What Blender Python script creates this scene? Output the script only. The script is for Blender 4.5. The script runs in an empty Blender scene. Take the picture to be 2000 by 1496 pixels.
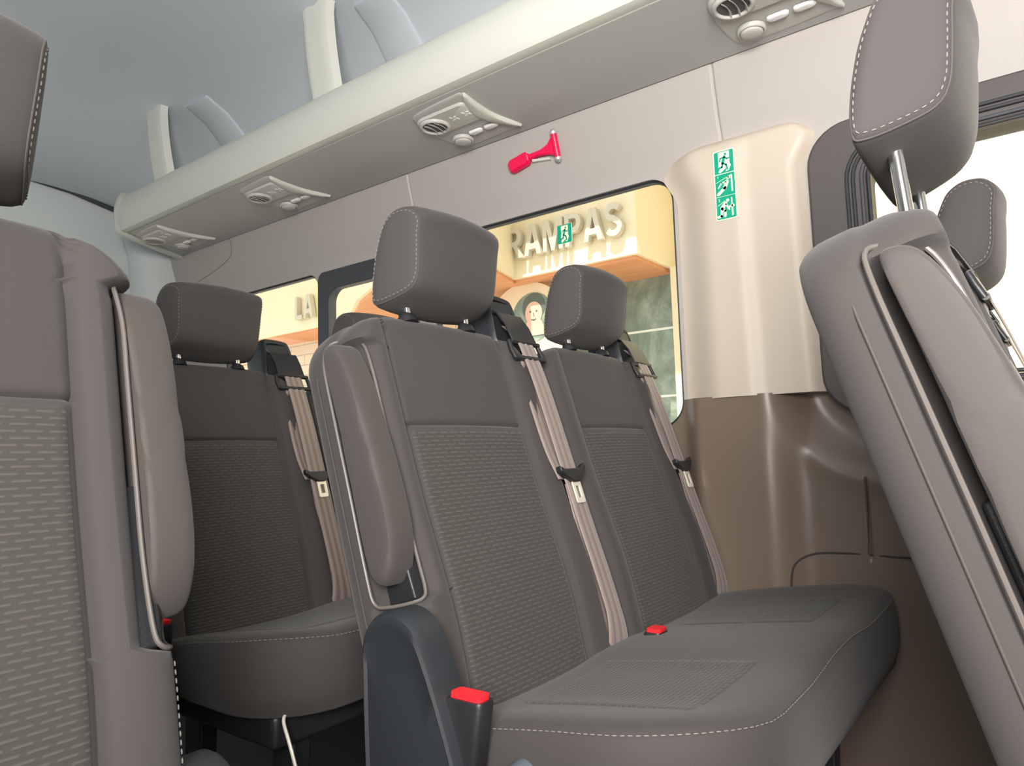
import bpy, bmesh, math, random
from mathutils import Vector, Matrix
random.seed(4)
C = bpy.context.scene.collection
H = 0.78                      # camera height above the van floor; cabin measurements are relative to the eye
PI = math.pi
# ------------------------------------------------------------------ materials
def mat(name, col, rough=.6, metal=0, bump=0, bscale=300, sheen=0, emis=None, spec=.5, mott=0, mscale=4, coat=0):
    m = bpy.data.materials.new(name); m.use_nodes = True
    nt = m.node_tree; b = nt.nodes['Principled BSDF']
    b.inputs['Base Color'].default_value = (*col, 1); b.inputs['Roughness'].default_value = rough
    b.inputs['Metallic'].default_value = metal; b.inputs['Specular IOR Level'].default_value = spec
    b.inputs['Coat Weight'].default_value = coat
    if sheen:
        b.inputs['Sheen Weight'].default_value = sheen; b.inputs['Sheen Roughness'].default_value = .5
    tc = nt.nodes.new('ShaderNodeTexCoord')
    if bump:
        n = nt.nodes.new('ShaderNodeTexNoise'); n.inputs['Scale'].default_value = bscale; n.inputs['Detail'].default_value = 3
        bp = nt.nodes.new('ShaderNodeBump'); bp.inputs['Strength'].default_value = bump; bp.inputs['Distance'].default_value = .001
        nt.links.new(tc.outputs['Object'], n.inputs['Vector']); nt.links.new(n.outputs['Fac'], bp.inputs['Height'])
        nt.links.new(bp.outputs['Normal'], b.inputs['Normal'])
    if mott:
        n = nt.nodes.new('ShaderNodeTexNoise'); n.inputs['Scale'].default_value = mscale; n.inputs['Detail'].default_value = 5
        r = nt.nodes.new('ShaderNodeMix'); r.data_type = 'RGBA'
        r.inputs['A'].default_value = (*[c*(1-mott) for c in col], 1); r.inputs['B'].default_value = (*[min(1, c*(1+mott)) for c in col], 1)
        nt.links.new(tc.outputs['Object'], n.inputs['Vector']); nt.links.new(n.outputs['Fac'], r.inputs['Factor'])
        nt.links.new(r.outputs['Result'], b.inputs['Base Color'])
    return m

def mat_woven(name, c1, c2, bw, rh):
    """staggered rows of short raised dashes"""
    m = mat(name, c1, .85, sheen=.1); nt = m.node_tree; b = nt.nodes['Principled BSDF']
    def mth(op, a, c=None, d=None):
        n = nt.nodes.new('ShaderNodeMath'); n.operation = op
        for k, v in enumerate((a, c, d)):
            if v is None: continue
            if isinstance(v, (int, float)): n.inputs[k].default_value = v
            else: nt.links.new(v, n.inputs[k])
        return n.outputs[0]
    uv = nt.nodes.new('ShaderNodeUVMap'); sp = nt.nodes.new('ShaderNodeSeparateXYZ'); nt.links.new(uv.outputs['UV'], sp.inputs[0])
    v = mth('DIVIDE', sp.outputs['Y'], rh); row = mth('FLOOR', v); fv = mth('FRACT', v)
    st = mth('MULTIPLY', mth('MODULO', row, 2), .5)
    fu = mth('FRACT', mth('ADD', mth('DIVIDE', sp.outputs['X'], bw), st))
    du = mth('ABSOLUTE', mth('SUBTRACT', fu, .5)); dv = mth('ABSOLUTE', mth('SUBTRACT', fv, .5))
    mu = nt.nodes.new('ShaderNodeMapRange'); mu.inputs['From Min'].default_value = .42; mu.inputs['From Max'].default_value = .30; nt.links.new(du, mu.inputs['Value'])
    mv = nt.nodes.new('ShaderNodeMapRange'); mv.inputs['From Min'].default_value = .26; mv.inputs['From Max'].default_value = .08; nt.links.new(dv, mv.inputs['Value'])
    dash = mth('MULTIPLY', mu.outputs[0], mv.outputs[0])
    mx = nt.nodes.new('ShaderNodeMix'); mx.data_type = 'RGBA'; mx.inputs['A'].default_value = (*c1, 1); mx.inputs['B'].default_value = (*c2, 1)
    nt.links.new(dash, mx.inputs['Factor']); nt.links.new(mx.outputs['Result'], b.inputs['Base Color'])
    hgt = mth('ADD', mth('MULTIPLY', dash, .6), mth('MULTIPLY', mth('SINE', mth('MULTIPLY', v, 6.2832)), .12))
    bp = nt.nodes.new('ShaderNodeBump'); bp.inputs['Strength'].default_value = .7; bp.inputs['Distance'].default_value = .0012
    nt.links.new(hgt, bp.inputs['Height']); nt.links.new(bp.outputs['Normal'], b.inputs['Normal'])
    return m

def mat_webbing(name, col):
    m = mat(name, col, .55, sheen=.3); nt = m.node_tree; b = nt.nodes['Principled BSDF']
    uv = nt.nodes.new('ShaderNodeUVMap'); w = nt.nodes.new('ShaderNodeTexWave'); w.bands_direction = 'X'
    w.inputs['Scale'].default_value = .95; w.inputs['Phase Offset'].default_value = 1.2
    r = nt.nodes.new('ShaderNodeMix'); r.data_type = 'RGBA'
    r.inputs['A'].default_value = (*[c*.62 for c in col], 1); r.inputs['B'].default_value = (*[c*1.1 for c in col], 1)
    nt.links.new(uv.outputs['UV'], w.inputs['Vector']); nt.links.new(w.outputs['Fac'], r.inputs['Factor']); nt.links.new(r.outputs['Result'], b.inputs['Base Color'])
    bp = nt.nodes.new('ShaderNodeBump'); bp.inputs['Strength'].default_value = .6; bp.inputs['Distance'].default_value = .001
    nt.links.new(w.outputs['Fac'], bp.inputs['Height']); nt.links.new(bp.outputs['Normal'], b.inputs['Normal'])
    return m

def mat_glass(name, tint=(.95, .97, .96)):
    m = bpy.data.materials.new(name); m.use_nodes = True; nt = m.node_tree
    for n in list(nt.nodes): nt.nodes.remove(n)
    o = nt.nodes.new('ShaderNodeOutputMaterial'); mx = nt.nodes.new('ShaderNodeMixShader')
    t = nt.nodes.new('ShaderNodeBsdfTransparent'); g = nt.nodes.new('ShaderNodeBsdfGlossy'); lw = nt.nodes.new('ShaderNodeLayerWeight'); lw.inputs['Blend'].default_value = .5
    t.inputs['Color'].default_value = (*tint, 1); g.inputs['Roughness'].default_value = .02
    p = nt.nodes.new('ShaderNodeMath'); p.operation = 'POWER'; p.inputs[1].default_value = 4; nt.links.new(lw.outputs['Facing'], p.inputs[0])
    f = nt.nodes.new('ShaderNodeMath'); f.operation = 'MULTIPLY_ADD'; f.inputs[1].default_value = .5; f.inputs[2].default_value = .03; nt.links.new(p.outputs[0], f.inputs[0])
    nt.links.new(f.outputs[0], mx.inputs['Fac']); nt.links.new(t.outputs[0], mx.inputs[1]); nt.links.new(g.outputs[0], mx.inputs[2])
    nt.links.new(mx.outputs[0], o.inputs['Surface']); return m

def mat_wood(name):
    m = mat(name, (.72, .33, .15), .5); nt = m.node_tree; b = nt.nodes['Principled BSDF']
    tc = nt.nodes.new('ShaderNodeTexCoord'); mp = nt.nodes.new('ShaderNodeMapping'); mp.inputs['Scale'].default_value = (.6, 14, 3)
    n = nt.nodes.new('ShaderNodeTexNoise'); n.inputs['Scale'].default_value = 2; n.inputs['Detail'].default_value = 5
    r = nt.nodes.new('ShaderNodeMix'); r.data_type = 'RGBA'; r.inputs['A'].default_value = (.62, .22, .08, 1); r.inputs['B'].default_value = (.85, .42, .2, 1)
    nt.links.new(tc.outputs['Object'], mp.inputs['Vector']); nt.links.new(mp.outputs[0], n.inputs['Vector'])
    nt.links.new(n.outputs['Fac'], r.inputs['Factor']); nt.links.new(r.outputs['Result'], b.inputs['Base Color']); return m

def mat_marble(name):
    m = mat(name, (.3, .36, .28), .25); nt = m.node_tree; b = nt.nodes['Principled BSDF']
    tc = nt.nodes.new('ShaderNodeTexCoord'); n = nt.nodes.new('ShaderNodeTexNoise'); n.inputs['Scale'].default_value = 1.6
    n.inputs['Detail'].default_value = 9; n.inputs['Roughness'].default_value = .65; n.inputs['Distortion'].default_value = 1.2
    r = nt.nodes.new('ShaderNodeValToRGB'); e = r.color_ramp.elements
    e[0].position = .32; e[0].color = (.10, .15, .11, 1); e[1].position = .62; e[1].color = (.36, .42, .33, 1)
    x = e.new(.5); x.color = (.24, .29, .22, 1)
    nt.links.new(tc.outputs['Object'], n.inputs['Vector']); nt.links.new(n.outputs['Fac'], r.inputs['Fac']); nt.links.new(r.outputs['Color'], b.inputs['Base Color']); return m

def mat_courses(name):
    m = mat(name, (.8, .66, .48), .8); nt = m.node_tree; b = nt.nodes['Principled BSDF']
    tc = nt.nodes.new('ShaderNodeTexCoord'); sp = nt.nodes.new('ShaderNodeSeparateXYZ'); cb = nt.nodes.new('ShaderNodeCombineXYZ')
    br = nt.nodes.new('ShaderNodeTexBrick'); br.inputs['Scale'].default_value = 1; br.inputs['Brick Width'].default_value = .7; br.inputs['Row Height'].default_value = .16
    br.inputs['Mortar Size'].default_value = .008
    br.inputs['Color1'].default_value = (.80, .62, .42, 1); br.inputs['Color2'].default_value = (.72, .58, .40, 1); br.inputs['Mortar'].default_value = (.45, .36, .26, 1)
    nt.links.new(tc.outputs['Object'], sp.inputs[0]); nt.links.new(sp.outputs['X'], cb.inputs['X']); nt.links.new(sp.outputs['Z'], cb.inputs['Y'])
    nt.links.new(cb.outputs[0], br.inputs['Vector']); nt.links.new(br.outputs['Color'], b.inputs['Base Color']); return m

FAB = (.042, .036, .034)
M = dict(
    fabric=mat('seat_fabric', FAB, .82, bump=.35, bscale=900, sheen=.1),
    fabric_side=mat('seat_side_fabric', (.050, .042, .039), .72, bump=.2, bscale=700, sheen=.1),
    woven=mat_woven('woven_seat_fabric', (.042, .037, .033), (.066, .060, .054), .021, .0062),
    woven_seat=mat_woven('woven_cushion_fabric', (.036, .035, .028), (.046, .045, .037), .021, .0062),
    thread=mat('light_thread', (.20, .18, .165), .8),
    piping=mat('grey_piping', (.11, .097, .087), .35, spec=.7),
    pad=mat('padded_headrest_fabric', (.042, .037, .036), .75, bump=.2, bscale=900, sheen=.1),
    plastic=mat('black_plastic', (.016, .017, .02), .42, bump=.25, bscale=500),
    plastic_grey=mat('charcoal_plastic', (.018, .021, .025), .5, bump=.2, bscale=500),
    chrome=mat('chrome', (.85, .86, .88), .12, metal=1),
    steel_tip=mat('brushed_steel_tip', (.6, .6, .62), .4, metal=.6),
    steel=mat('pale_steel', (.92, .88, .76), .4, metal=.5),
    web=mat_webbing('belt_webbing', (.22, .17, .148)),
    red=mat('red_plastic', (.85, .02, .03), .35),
    hammer=mat('crimson_plastic', (.80, .0, .07), .35),
    liner=mat('headliner', (.54, .58, .62), .9, bump=.15, bscale=600),
    wall=mat('wall_plastic', (.40, .37, .35), .55, bump=.15, bscale=500),
    wallback=mat('rear_panel', (.58, .62, .62), .6),
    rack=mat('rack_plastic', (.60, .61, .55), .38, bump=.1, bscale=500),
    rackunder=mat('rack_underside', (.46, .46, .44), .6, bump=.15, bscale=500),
    beige=mat('beige_pillar_plastic', (.53, .46, .385), .5, bump=.12, bscale=500),
    brown=mat('brown_side_trim', (.165, .125, .097), .33, bump=.15, bscale=400),
    seam=mat('seam_shadow_rubber', (.05, .04, .035), .8),
    seamgrey=mat('grey_seam', (.25, .24, .23), .8),
    rubber=mat('window_rubber', (.018, .02, .024), .5),
    frame=mat('window_frame_dark', (.045, .05, .06), .5),
    frame2=mat('door_frame_trim', (.075, .065, .065), .6),
    glass=mat_glass('window_glass'), dimming=mat_glass('dimming_glass', (.16, .17, .18)),  # second glass: tint added to unseen near-side panes to dim incoming daylight
    knob=mat('blue_grey_knob', (.09, .115, .14), .4),
    floor=mat('floor_vinyl', (.012, .011, .011), .6, mott=.3, mscale=60),
    console=mat('console_plastic', (.52, .51, .48), .45),
    consoledark=mat('vent_cavity', (.09, .09, .09), .7),
    lens=mat('clear_button', (.82, .82, .80), .08, coat=.6),
    green=mat('sign_green', (.0, .33, .20), .35),
    glow=mat('sign_cream', (.80, .85, .62), .4),
    cream=mat('cream_render', (.86, .74, .50), .75, mott=.06, mscale=2),
    creamy=mat('yellow_cream_render', (.84, .66, .34), .75),
    white=mat('white_letters', (.62, .55, .42), .5),
    lside=mat('letter_edge', (.55, .45, .32), .6),
    wood=mat_wood('orange_wood'),
    marble=mat_marble('green_marble'),
    joint=mat('white_joint', (.85, .85, .75), .6),
    courses=mat_courses('stone_courses'),
    street=mat('street', (.42, .40, .37), .9, mott=.15, mscale=3),
    skin=mat('poster_portrait', (.75, .48, .35), .6),
    hair=mat('poster_dark', (.10, .12, .10), .6),
    discbg=mat('poster_cream', (.82, .66, .44), .6),
)

# ------------------------------------------------------------------ mesh helpers
def link(o, parent=None):
    C.objects.link(o)
    if parent is not None: o.parent = parent
    return o
def tag(o, label=None, cat=None, group=None, kind=None):
    if label: o['label'] = label
    if cat: o['category'] = cat
    if group: o['group'] = group
    if kind: o['kind'] = kind
    return o
def empty(name, loc): 
    o = bpy.data.objects.new(name, None); o.empty_display_size = .05; o.location = loc; return link(o)
def mesh(name, vs, fs, m, parent=None, smooth=True, uv=None, fixn=True, angle=None):
    me = bpy.data.meshes.new(name); me.from_pydata([tuple(v) for v in vs], [], fs)
    if fixn:
        bm = bmesh.new(); bm.from_mesh(me); bmesh.ops.recalc_face_normals(bm, faces=bm.faces); bm.to_mesh(me); bm.free()
    if uv:
        l = me.uv_layers.new(name='UVMap')
        for lp in me.loops: l.data[lp.index].uv = uv[lp.vertex_index]
    me.materials.append(m if not isinstance(m, str) else M[m])
    for p in me.polygons: p.use_smooth = smooth
    if smooth and angle is not None: me.set_sharp_from_angle(angle=math.radians(angle))
    return link(bpy.data.objects.new(name, me), parent)
class B:
    """collects pieces into one mesh"""
    def __init__(s): s.v = []; s.f = []
    def add(s, vs, fs):
        k = len(s.v); s.v += [tuple(v) for v in vs]; s.f += [tuple(i+k for i in f) for f in fs]; return s
    def box(s, x0, x1, y0, y1, z0, z1):
        return s.add([(x, y, z) for z in (z0, z1) for y in (y0, y1) for x in (x0, x1)],
                     [(0, 1, 3, 2), (4, 6, 7, 5), (0, 4, 5, 1), (2, 3, 7, 6), (0, 2, 6, 4), (1, 5, 7, 3)])
    def rings(s, R, caps=True, closed=False):
        n = len(R[0]); vs = [v for r in R for v in r]; fs = []
        m = len(R)
        for i in range(m if closed else m-1):
            j = (i+1) % m
            for k in range(n):
                fs.append((i*n+k, i*n+(k+1) % n, j*n+(k+1) % n, j*n+k))
        if caps and not closed: fs += [tuple(range(n)), tuple(range((m-1)*n, m*n))]
        return s.add(vs, fs)
    def tube(s, path, r, seg=8, closed=False):
        P = [Vector(p) for p in path]; n = len(P); R = []; up = None
        for i, p in enumerate(P):
            a = P[(i-1) % n] if (closed or i > 0) else p; b = P[(i+1) % n] if (closed or i < n-1) else p
            t = (b-a).normalized()
            if up is None:
                up = Vector((0, 0, 1)) if abs(t.z) < .9 else Vector((1, 0, 0))
            s1 = t.cross(up).normalized(); up = s1.cross(t).normalized()
            rr = r[i] if isinstance(r, (list, tuple)) else r
            R.append([p+s1*rr*math.cos(2*PI*k/seg)+up*rr*math.sin(2*PI*k/seg) for k in range(seg)])
        return s.rings(R, closed=closed)
    def cyl(s, c, axis, r, h, seg=24, r2=None):
        c = Vector(c); a = Vector(axis).normalized(); return s.tube([c, c+a*h*.5, c+a*h], [r, (r+(r if r2 is None else r2))/2, r if r2 is None else r2], seg)
    def prism(s, poly, fn, d0, d1):
        n = len(poly); vs = [fn(p[0], p[1], d0) for p in poly]+[fn(p[0], p[1], d1) for p in poly]
        return s.add(vs, [tuple(range(n)), tuple(range(2*n-1, n-1, -1))]+[(i, (i+1) % n, n+(i+1) % n, n+i) for i in range(n)])
    def build(s, name, m, parent=None, smooth=True, bevel=0, seg=3, angle=40):
        o = mesh(name, s.v, s.f, m, parent, smooth, angle=angle if smooth else None)
        if bevel: bev(o, bevel, seg)
        return o
def bev(o, w, seg=3, ang=35):
    md = o.modifiers.new('bevel', 'BEVEL'); md.width = w; md.segments = seg; md.limit_method = 'ANGLE'; md.angle_limit = math.radians(ang); md.harden_normals = False
    return o
def rrect(x0, x1, y0, y1, r, n=6):
    if not isinstance(r, (list, tuple)): r = [r]*4
    P = []
    for (cx, cy, a0, q) in ((x1-r[0], y1-r[0], 0, r[0]), (x0+r[1], y1-r[1], 90, r[1]), (x0+r[2], y0+r[2], 180, r[2]), (x1-r[3], y0+r[3], 270, r[3])):
        for k in range(n+1):
            a = math.radians(a0+90*k/n); P.append((cx+q*math.cos(a), cy+q*math.sin(a)))
    return P
def smooth_path(P, k=6, closed=False):
    P = [Vector(p) for p in P]; n = len(P); out = []
    for i in range(n if closed else n-1):
        p0 = P[(i-1) % n] if (closed or i > 0) else P[i]; p1 = P[i]; p2 = P[(i+1) % n]; p3 = P[(i+2) % n] if (closed or i < n-2) else P[i+1]
        for j in range(k):
            t = j/k
            out.append(.5*((2*p1)+(p2-p0)*t+(2*p0-5*p1+4*p2-p3)*t*t+(3*p1-p0-3*p2+p3)*t*t*t))
    if not closed: out.append(P[-1])
    return out
def sstep(a, b, x):
    t = max(0, min(1, (x-a)/(b-a))); return t*t*(3-2*t)
def interp(tab, x):
    if x <= tab[0][0]: return tab[0][1]
    for (a, u), (b, v) in zip(tab, tab[1:]):
        if x <= b: return u+(v-u)*(x-a)/(b-a)
    return tab[-1][1]
def stitches(name, path, m, parent, r=.0008, dash=.0045, gap=.003):
    """row of thread dashes along a path (one part)"""
    P = [Vector(p) for p in path]; b = B(); L = [0]
    for a, c in zip(P, P[1:]): L.append(L[-1]+(c-a).length)
    def at(s):
        for i in range(len(P)-1):
            if s <= L[i+1]: 
                d = L[i+1]-L[i]; return P[i].lerp(P[i+1], (s-L[i])/d if d > 1e-9 else 0)
        return P[-1]
    s = 0
    while s+dash < L[-1]:
        b.tube([at(s), at(s+dash*.5), at(s+dash)], [r*.6, r, r*.6], 5); s += dash+gap
    return b.build(name, m, parent)
def boolcut(o, cutters):
    for c in cutters:
        md = o.modifiers.new('b', 'BOOLEAN'); md.operation = 'DIFFERENCE'; md.object = c; md.solver = 'EXACT'
    dg = bpy.context.evaluated_depsgraph_get(); dg.update()
    me = bpy.data.meshes.new_from_object(o.evaluated_get(dg)); old = o.data
    o.modifiers.clear(); o.data = me
    for c in cutters: bpy.data.objects.remove(c)
    me.set_sharp_from_angle(angle=math.radians(35))
    return o
def copy_tree(o, parent=None):
    c = o.copy(); C.objects.link(c)
    if parent is not None: c.parent = parent
    for ch in [x for x in bpy.data.objects if x.parent == o]: copy_tree(ch, c)
    return c

# ------------------------------------------------------------------ seats
RAKE = math.radians(17); SU = (-math.sin(RAKE), math.cos(RAKE)); SN = (math.cos(RAKE), math.sin(RAKE))
def make_bench(sg, rake=17):
    """double seat. w = up the backrest, n = out of its front, y = across (aisle at -y, mirrored by sg)"""
    def S(y, w, n): return Vector((.1763+SU[0]*w+SN[0]*n, sg*y, H-.3222+SU[1]*w+SN[1]*n))
    root = empty('double_seat', (0, 0, 0))
    SU = (-math.sin(math.radians(rake)), math.cos(math.radians(rake))); SN = (math.cos(math.radians(rake)), math.sin(math.radians(rake)))
    # ---- backrests
    def backrest(y0, aisle):
        wtop = .562; wbot = -.10; R = .03; RC = .085
        def fn(y, w):      # front relief
            a = abs(y); p = 0
            p += -.004+.006*(1-(a/.137)**2)*(1 if w < .383 else .9) if a < .137 else 0
            p += .011*math.sin(PI*min(1, max(0, (a-.137)/.075)))**.8 if a >= .137 else 0
            p -= .0065*math.exp(-((a-.137)/.0048)**2)
            if a < .137: p -= .006*math.exp(-((w-.383)/.003)**2)
            p += .010*math.exp(-((w-.12)/.12)**2)          # lumbar swell
            return p
        def half(w, side):   # side = -1 aisle
            h = .207
            fr = h; bk = .200
            if aisle and side < 0:
                rec = sstep(.143, .153, w)*(1-sstep(.497, .509, w))
                fr = .210-.028*rec; bk = .218
            if w > wtop-RC:
                q = .115*(1-math.sqrt(max(0, 1-((w-(wtop-RC))/RC)**2))); fr -= q; bk -= q
            return fr, bk
        ws = [wbot, -.06, -.02, .02, .06, .1, .135, .144, .149, .154, .16, .2, .24, .28, .32, .35, .37, .377, .380, .383, .386, .389, .396, .41, .44, .465, .485, .495, .499, .503, .507, .512, .517, .525, .532, .538, .544, .549, .553, .557, .5595, .561, .562]
        RR = []
        for w in ws:
            ins = 0
            if w > wtop-R: ins = R-math.sqrt(max(0, R*R-(w-(wtop-R))**2))
            ring = []
            fl, bl = half(w, -1); fr, br = half(w, 1); c = .022
            el, er = fl-c, fr-c; il, ir = min(.162, el-.010), min(.162, er-.010)
            ys = [-el+(el-il)*k/8 for k in range(8)]+[-il+(il+ir)*k/90 for k in range(91)]+[ir+(er-ir)*k/8 for k in range(1, 9)]
            ring += [(y, fn(y, w)-ins) for y in ys]
            def side(f, b_, s):
                out = []
                e = fn(s*(f-c), w)
                for k in range(1, 6):
                    a = PI/2*k/5; out.append((s*(f-c+c*math.sin(a)), -c*(1-math.cos(a))+e*(1-k/5)-ins))
                n0 = -c-ins
                for n_, t in ((-.03, 0), (-.04, 0), (-.046, .05), (-.050, .5), (-.054, .95), (-.062, 1), (-.075, 1)):
                    out.append((s*(f+(b_-f)*t), min(n_, n0-.001*abs(n_))))
                cb = .03
                for k in range(1, 6):
                    a = PI/2*k/5; out.append((s*(b_-cb+cb*math.cos(a)), -.075-.03*math.sin(a)+ins*k/5))
                return out
            ring += side(fr, br, 1)
            bw = [(br-.03)-(br+bl-.06)*k/10 for k in range(1, 10)]
            ring += [(y, -.105+ins) for y in bw]
            ring += list(reversed(side(fl, bl, -1)))
            RR.append([S(y0+y, w, n) for y, n in ring])
        b = B().rings(RR).build('backrest', M['fabric'], root, angle=60)
        # woven centre insert
        vs = []; uv = []; fs = []; ny, nw = 40, 50
        for j in range(nw+1):
            for i in range(ny+1):
                y = -.1335+.267*i/ny; w = -.03+.4105*j/nw; edge = i in (0, ny) or j in (0, nw)
                vs.append(S(y0+y, w, fn(y, w)+(-.003 if edge else .0022))); uv.append((y+.3, w))
        for j in range(nw):
            for i in range(ny):
                a = j*(ny+1)+i; fs.append((a, a+1, a+ny+2, a+ny+1))
        mesh('woven_insert', vs, fs, M['woven'], b, uv=uv)
        # back/side seam
        if aisle:
            path = [S(y0-.2195, w, -.068) for w in [.02+.02*k for k in range(23)]]+[S(y0-.213, .485, -.068), S(y0-.200, .505, -.068)]
            B().tube(smooth_path(path, 2), .0011, 6).build('seam_cord', M['fabric_side'], b)
            loop = [(.514, -.044, .203), (.512, -.025, .188), (.502, -.006, .180), (.46, .003, .182), (.4, .004, .182), (.3, .005, .182), (.24, .006, .182), (.19, .009, .183), (.160, .012, .185), (.150, .012, .191), (.1475, .003, .202), (.150, -.030, .214), (.158, -.046, .219), (.19, -.048, .221), (.3, -.0475, .221), (.4, -.0475, .221), (.485, -.0475, .219)]
            B().tube(smooth_path([S(y0-y, w, n) for w, n, y in loop], 4, True), .0024, 8, True).build('recess_piping', M['piping'], b)
            pl = [(.150, -.044), (.150, .004), (.19, .001), (.24, -.004), (.30, -.008), (.30, -.044)]
            B().prism(pl, lambda w, n, d: S(y0+d, w, n), -.197, -.17).build('recess_liner', M['plastic'], b, bevel=.003)
            st = [S(y0-.2040, w, -.0052+.52*fn(-.188, w)) for w in [.135-.01*k for k in range(16)]]
            stitches('side_stitching', st, M['thread'], b)
        return b
    backrest(0, True); backrest(.46, False)
    # ---- headrests
    sec = [(-.036, .592), (-.022, .628), (-.004, .660), (.013, .682), (.030, .699), (.052, .706), (.074, .700), (.082, .682), (.072, .660), (.060, .630), (.047, .602), (.030, .587), (.0, .583), (-.028, .584)]
    secs = smooth_path([(a, b, 0) for a, b in sec], 4, True); cn, cw = .025, .644
    def head(y0):
        st = [(-.1170, .30), (-.1168, .62), (-.1160, .83), (-.1140, .935), (-.1105, .975), (-.104, 1.0), (-.082, 1.01), (-.045, 1.015), (0, 1.02)]
        st += [(-y, s) for y, s in reversed(st[:-1])]
        RR = []
        def pt(y, s, v):
            n = cn+(v[0]-cn)*s; w = cw+(v[1]-cw)*s
            fr = max(0, min(1, (n-(-.036+(w-.592)*.58))/.085))       # 0 at the back of the pad, 1 on its face
            yy = y*(1-.23*fr**1.2)
            n += .014*(1-(y/.122)**2)*fr; w += .006*(1-(y/.14)**2)*max(0, (v[1]-cw)/.07)
            w -= .012*(1-abs(y/.122)**2.2)*(1-sstep(.579, .612, v[1]))
            return S(y0+yy, w, n)
        for y, s in st: RR.append([pt(y, s, v) for v in secs])
        h = B().rings(RR).build('headrest', M['pad'], root)
        for sy in (-1, 1):
            p = [pt(sy*.1120, .962, v) for v in secs]; B().tube(p, .0011, 6, True).build('seam_cord', M['fabric_side'], h)
            p = [pt(sy*.1148, .895, v)+Vector((0, 0, 0)) for v in secs]; p.append(p[0])
            p = [q+Vector((0, sg*sy*.0005, 0)) for q in p]
            stitches('stitching', p, M['thread'], h, r=.0007, dash=.004, gap=.003)
            B().tube([S(y0+sy*.068, .47, -.036), S(y0+sy*.068, .52, -.023), S(y0+sy*.068, .62, -.001)], .0065, 16).build('chrome_post', M['chrome'], h)
        for sy in (-1, 1):
            c = S(y0+sy*.068, .558, -.016); a = Vector((SU[0], 0, SU[1]))
            bb = B().cyl(c-a*.006, a, .017, .010, 24, .015).cyl(c+a*.004, a, .0115, .008, 20, .009)
            bb.build('post_collar', M['plastic'], root)
    head(0); head(.46)
    # ---- armrest folded up along the aisle side
    def armrest():
        N = 44; prof = []
        # outline in (w, n): straight front, rounded lower end, tapered top
        ol = smooth_path([(w, n, 0) for w, n in [(.500, -.036), (.504, -.024), (.495, -.010), (.47, .000), (.43, .008), (.36, .015), (.30, .019), (.24, .018), (.20, .008), (.176, -.010), (.178, -.026), (.20, -.034), (.26, -.036), (.34, -.036), (.42, -.036), (.465, -.037)]], 4, True)
        c = (sum(p[0] for p in ol)/len(ol), sum(p[1] for p in ol)/len(ol)); R = []
        for y, s in ((-.186, .90), (-.188, .975), (-.192, 1.0), (-.210, 1.0), (-.219, .99), (-.225, .955), (-.2285, .88), (-.2295, .74), (-.230, .4)):
            ring = []
            for p in ol:
                d = Vector((p[0]-c[0], p[1]-c[1])); L = d.length
                k = max(.02, (L-(1-s)*.035*2)/L) if L > .04 else s
                ring.append(S(y, c[0]+d.x*k, c[1]+d.y*k))
            R.append(ring)
        a = B().rings(R).build('armrest', M['fabric_side'], root)
        return a
    armrest()
    # ---- cushion: one pad over both seats
    x0, x1, ya, yb = .165, .532, -.203, .688
    def dish(x, y):
        u = max(0, min(1, (x-x0)/(x1-x0))); return .010*sstep(.05, .2, abs(((y+.23) % .46)-.23))-.004+.004*math.sin(PI*u)+.018-.05*(1-u)**1.25
    def ring(ins, z, f=None, r=.055):
        P = rrect(x0+ins, x1-ins, ya+ins, yb-ins, [max(.02, .085-ins*.4), .02, .02, max(.02, .155-ins*.8)], 8); out = []
        # resample sides so the dish reads
        Q = []
        for i, p in enumerate(P):
            q = P[(i+1) % len(P)]; n = 12 if i % 9 == 8 else 1
            for k in range(n): Q.append((p[0]+(q[0]-p[0])*k/n, p[1]+(q[1]-p[1])*k/n))
        for x, y in Q:
            u = (x-x0)/(x1-x0)
            zz = z
            if f:
                zz += f*dish(x, y)
            out.append((x, sg*y, zz+H-(.03*u*0)))
        return out
    zt = -.292
    RR = [ring(.05, -.405), ring(.02, -.402), ring(.008, -.392), ring(.001, -.36), ring(.0, -.33, .3), ring(.002, -.312, .7), ring(.006, zt-.008, 1), ring(.0075, zt-.0065, 1), ring(.010, zt-.0035, 1), ring(.02, zt+.001, 1), ring(.04, zt+.003, 1), ring(.06, zt+.002, 1), ring(.1, zt, 1), ring(.14, zt-.001, 1), ring(.175, zt-.001, 1), ring(.1828, zt-.001, 1)]
    cu = B().rings(RR).build('seat_cushion', M['fabric'], root, angle=70)
    sp = [Vector(p)+Vector((0, 0, .0008)) for p in ring(.0035, zt-.0065, 1)]; sp = sp[:]+[sp[0]]
    stitches('stitching', sp, M['thread'], cu, r=.0008, dash=.005, gap=.003)
    for yc in (0, .46):      # woven seat panels
        vs = []; uv = []; fs = []; n1, n2 = 20, 20
        for j in range(n2+1):
            for i in range(n1+1):
                x = .22+.24*i/n1; y = yc-.115+.23*j/n2
                u = (x-x0)/(x1-x0); edge = i in (0, n1) or j in (0, n2)
                ins = min(x-x0, x1-x, y-ya, yb-y)
                base = interp([(.01, zt-.0035), (.02, zt+.001), (.04, zt+.003), (.06, zt+.002), (.1, zt), (.14, zt-.001)], ins)
                zz = base+dish(x, y)
                vs.append((x, sg*y, H+zz+(-.003 if edge else .0018))); uv.append((y+1, x))
        for j in range(n2):
            for i in range(n1):
                a = j*(n1+1)+i; fs.append((a, a+1, a+n1+2, a+n1+1))
        mesh('woven_panel', vs, fs, M['woven_seat'], cu, uv=uv)
    # ---- under-frame
    fr = B().box(.10, .46, -.15, .60, H-.455, H-.40)
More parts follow.
